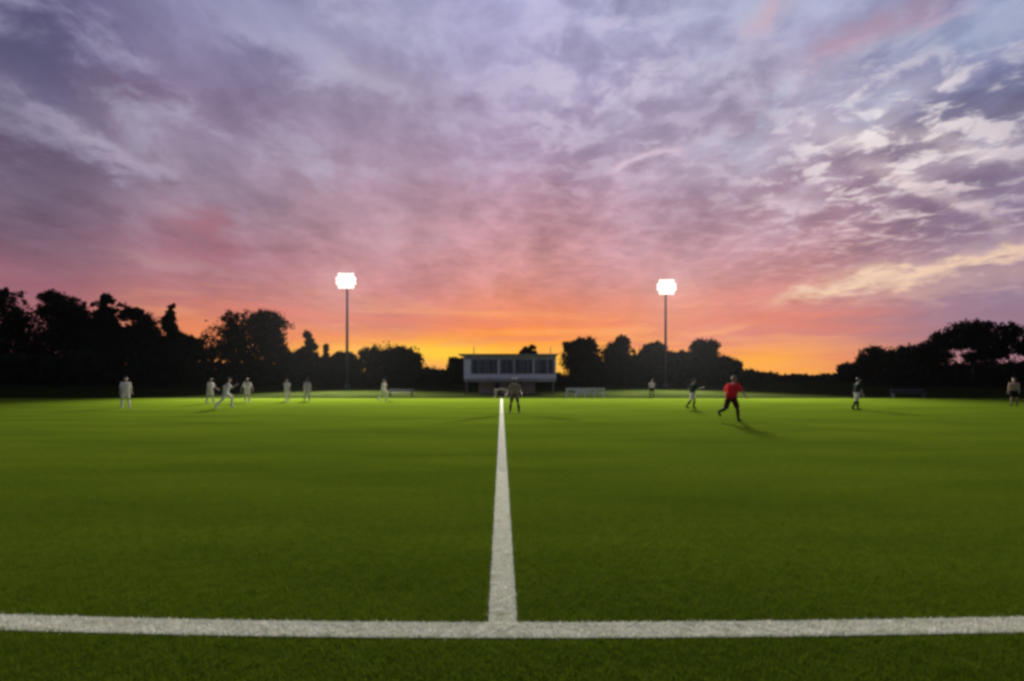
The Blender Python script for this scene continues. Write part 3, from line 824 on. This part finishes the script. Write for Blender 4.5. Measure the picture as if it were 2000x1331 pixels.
    cap(c, hip+Vector((-0.06, 0, 0.02)), 0.131, hip+Vector((0.06, 0, 0.02)), 0.131)
    sl_ = P.get('shortlen', 0.72)
    for hj, kn, an, he, fd in Ls: cap(c, hj, 0.118, hj+(kn-hj)*sl_, 0.094)
    link('shorts', capsules(c, 0.014, 'shorts'), shorts, root)
    bk = 1.0
    for hj, kn, an, he, fd in Ls:
        c = []; cap(c, kn+(an-kn)*0.16, 0.066, kn+(an-kn)*0.35, 0.069); cap(c, kn+(an-kn)*0.35, 0.069, an, 0.047)
        link('sock', capsules(c, 0.012, 'sock'), socks, root)
        c = []; cap(c, he, 0.048, he+fd*0.10, 0.045); cap(c, he+fd*0.10, 0.045, he+fd*0.18, 0.034)
        link('boot', capsules(c, 0.011, 'boot'), boots, root)
    c = []
    cap(c, headc+Vector((0, -0.028, 0.040)), 0.097, headc+Vector((0, -0.035, -0.01)), 0.082)
    cap(c, headc+Vector((0, 0.02, 0.07)), 0.062, headc+Vector((0, -0.02, 0.075)), 0.07)
    link('hair', capsules(c, 0.012, 'hair'), hair or m_hair, root)
    for sd_ in (-1, 1):
        MB().ball(T(headc+Vector((sd_*0.032, 0.082, 0.012))), 0.012*s, seg=8).build('eye', m_eye, root)
    tag(root, label, 'person', group)
    return root
W = (m_kitw, m_kitw, m_kitw, m_kitw, m_skin)
GW = 'players in white kit'; GD = 'players in dark kit'
stand = dict(lh=(0.05, 0.12), rh=(-0.05, 0.12), la=(0.1, 0.2), ra=(-0.1, 0.2))
jog = dict(lean=0.14, lh=(0.55, 0.05), lk=0.75, rh=(-0.35, 0.05), rk=0.35, la=(-0.6, 0.25), le=1.2, ra=(0.6, 0.25), re=1.3)
run = dict(lean=0.22, lh=(0.9, 0.05), lk=1.1, rh=(-0.45, 0.06), rk=0.35, la=(-0.9, 0.3), le=1.4, ra=(0.8, 0.3), re=1.5)
person(245, 797, R(-120), 'player in white kit standing alone farthest to the left', stand, W, 1.82, GW)
person(410, 789, R(-100), 'player in white kit standing just left of the taller running one', dict(lh=(0.2, 0.1), rh=(-0.15, 0.1), lean=0.1, la=(0.4, 0.3), le=0.6), W, 1.78, GW)
person(441, 798, R(-60), 'tallest-looking player in white kit, running, second cluster from the left', run, W, 1.88, GW)
person(483, 787, R(-160), 'player in white kit standing just right of the running one', dict(lh=(0.1, 0.08), rh=(-0.1, 0.08), la=(0.2, 0.45), ra=(0.1, 0.45)), W, 1.76, GW)
person(561, 785, R(170), 'slim distant player in white kit, left of the pair under the slim pointed tree', dict(lh=(0, 0.02), rh=(0, 0.02), la=(0, 0.05), ra=(0, 0.05)), W, 1.74, GW)
person(600, 784, R(20), 'distant player in greyish white kit, right of the pair under the slim pointed tree', stand, (m_kitg, m_kitg, m_kitg, m_kitg, m_skin), 1.74, GW)
person(749, 783, R(-110), 'distant player in white kit beside a narrow bench, left of the press box', jog, W, 1.78, GW)
person(1005, 808, R(178), 'player in tan top and dark socks at the far end of the halfway line', dict(lh=(0.05, 0.20), rh=(0.0, 0.20), la=(0.2, 0.35), ra=(0.2, 0.35), le=0.5, re=0.5, bulk=1.0),
       (m_tanc, m_olive, m_blk, m_blk, m_skin2), 1.75)
person(1273, 778, R(160), 'distant figure in white shirt and dark shorts right of the pale barrier', stand, (m_kitw, m_blk, m_blk, m_blk, m_skin), 1.70, depth=50.2)
person(1352, 798, R(-80), 'jogging player in dark kit with white shorts, left of the player in red', jog, (m_green, m_kitw, m_blk, m_blk, m_skin), 1.78, GD)
person(1428, 823, R(-52), 'running player in a bright red jersey and black socks, nearest to the camera', dict(lean=0.30, lh=(-0.35, 0.10), lk=1.0, rh=(0.50, 0.10), rk=0.45, la=(0.7, 0.75), le=0.9, ra=(-0.7, 0.8), re=0.7, shortlen=0.85, bulk=1.28, sleeve=0.95),
       (m_red, m_maroon, m_blk, m_blk, m_skin), 1.86, hair=m_hairl)
person(1674, 801, R(-95), 'player in dark green jersey and white shorts, standing right of the player in red', dict(lean=0.1, lh=(0.25, 0.1), lk=0.2, rh=(-0.3, 0.1), rk=0.2, la=(0.3, 0.3), le=0.8), (m_green, m_kitw, m_blk, m_blk, m_skin), 1.78, GD)
person(1981, 793, R(120), 'person in beige top at the right edge of the photo', dict(long=True, lh=(0.0, 0.06), rh=(0.0, 0.06)), (m_beige, m_blk, m_tanc, m_blk, m_skin), 1.78)

# fuse every figure mesh into one continuous surface (one evaluation for all)
todo = [o for o in C.objects if o.type == 'MESH' and 'voxel' in o.data]
for o in todo:
    md = o.modifiers.new('r', 'REMESH'); md.mode = 'VOXEL'; md.voxel_size = o.data['voxel']; md.use_smooth_shade = True
    sm = o.modifiers.new('s', 'SMOOTH'); sm.iterations = 2; sm.factor = 0.5
dg = bpy.context.evaluated_depsgraph_get(); dg.update()
new = [bpy.data.meshes.new_from_object(o.evaluated_get(dg)) for o in todo]
for o, me in zip(todo, new):
    mt = o.data.materials[0]; o.modifiers.clear(); o.data = me
    if not me.materials: me.materials.append(mt)

# thin scattering volume added to imitate lens glare around the lit lamps
GLARE_DENSITY = 0.000022
mb = MB(); mb.box(-2900, 2900, -500, 2900, -1.0, 24.0)
m_glare_haze = bpy.data.materials.new('glare_volume'); m_glare_haze.use_nodes = True; hn = m_glare_haze.node_tree
hn.nodes.remove(hn.nodes['Principled BSDF'])
pv = hn.nodes.new('ShaderNodeVolumePrincipled'); pv.inputs['Color'].default_value = (0.9, 0.9, 0.92, 1)
pv.inputs['Density'].default_value = GLARE_DENSITY; pv.inputs['Anisotropy'].default_value = 0.75
hn.links.new(pv.outputs[0], hn.nodes['Material Output'].inputs['Volume'])
mb.build('glare_haze', m_glare_haze)['kind'] = 'stuff'
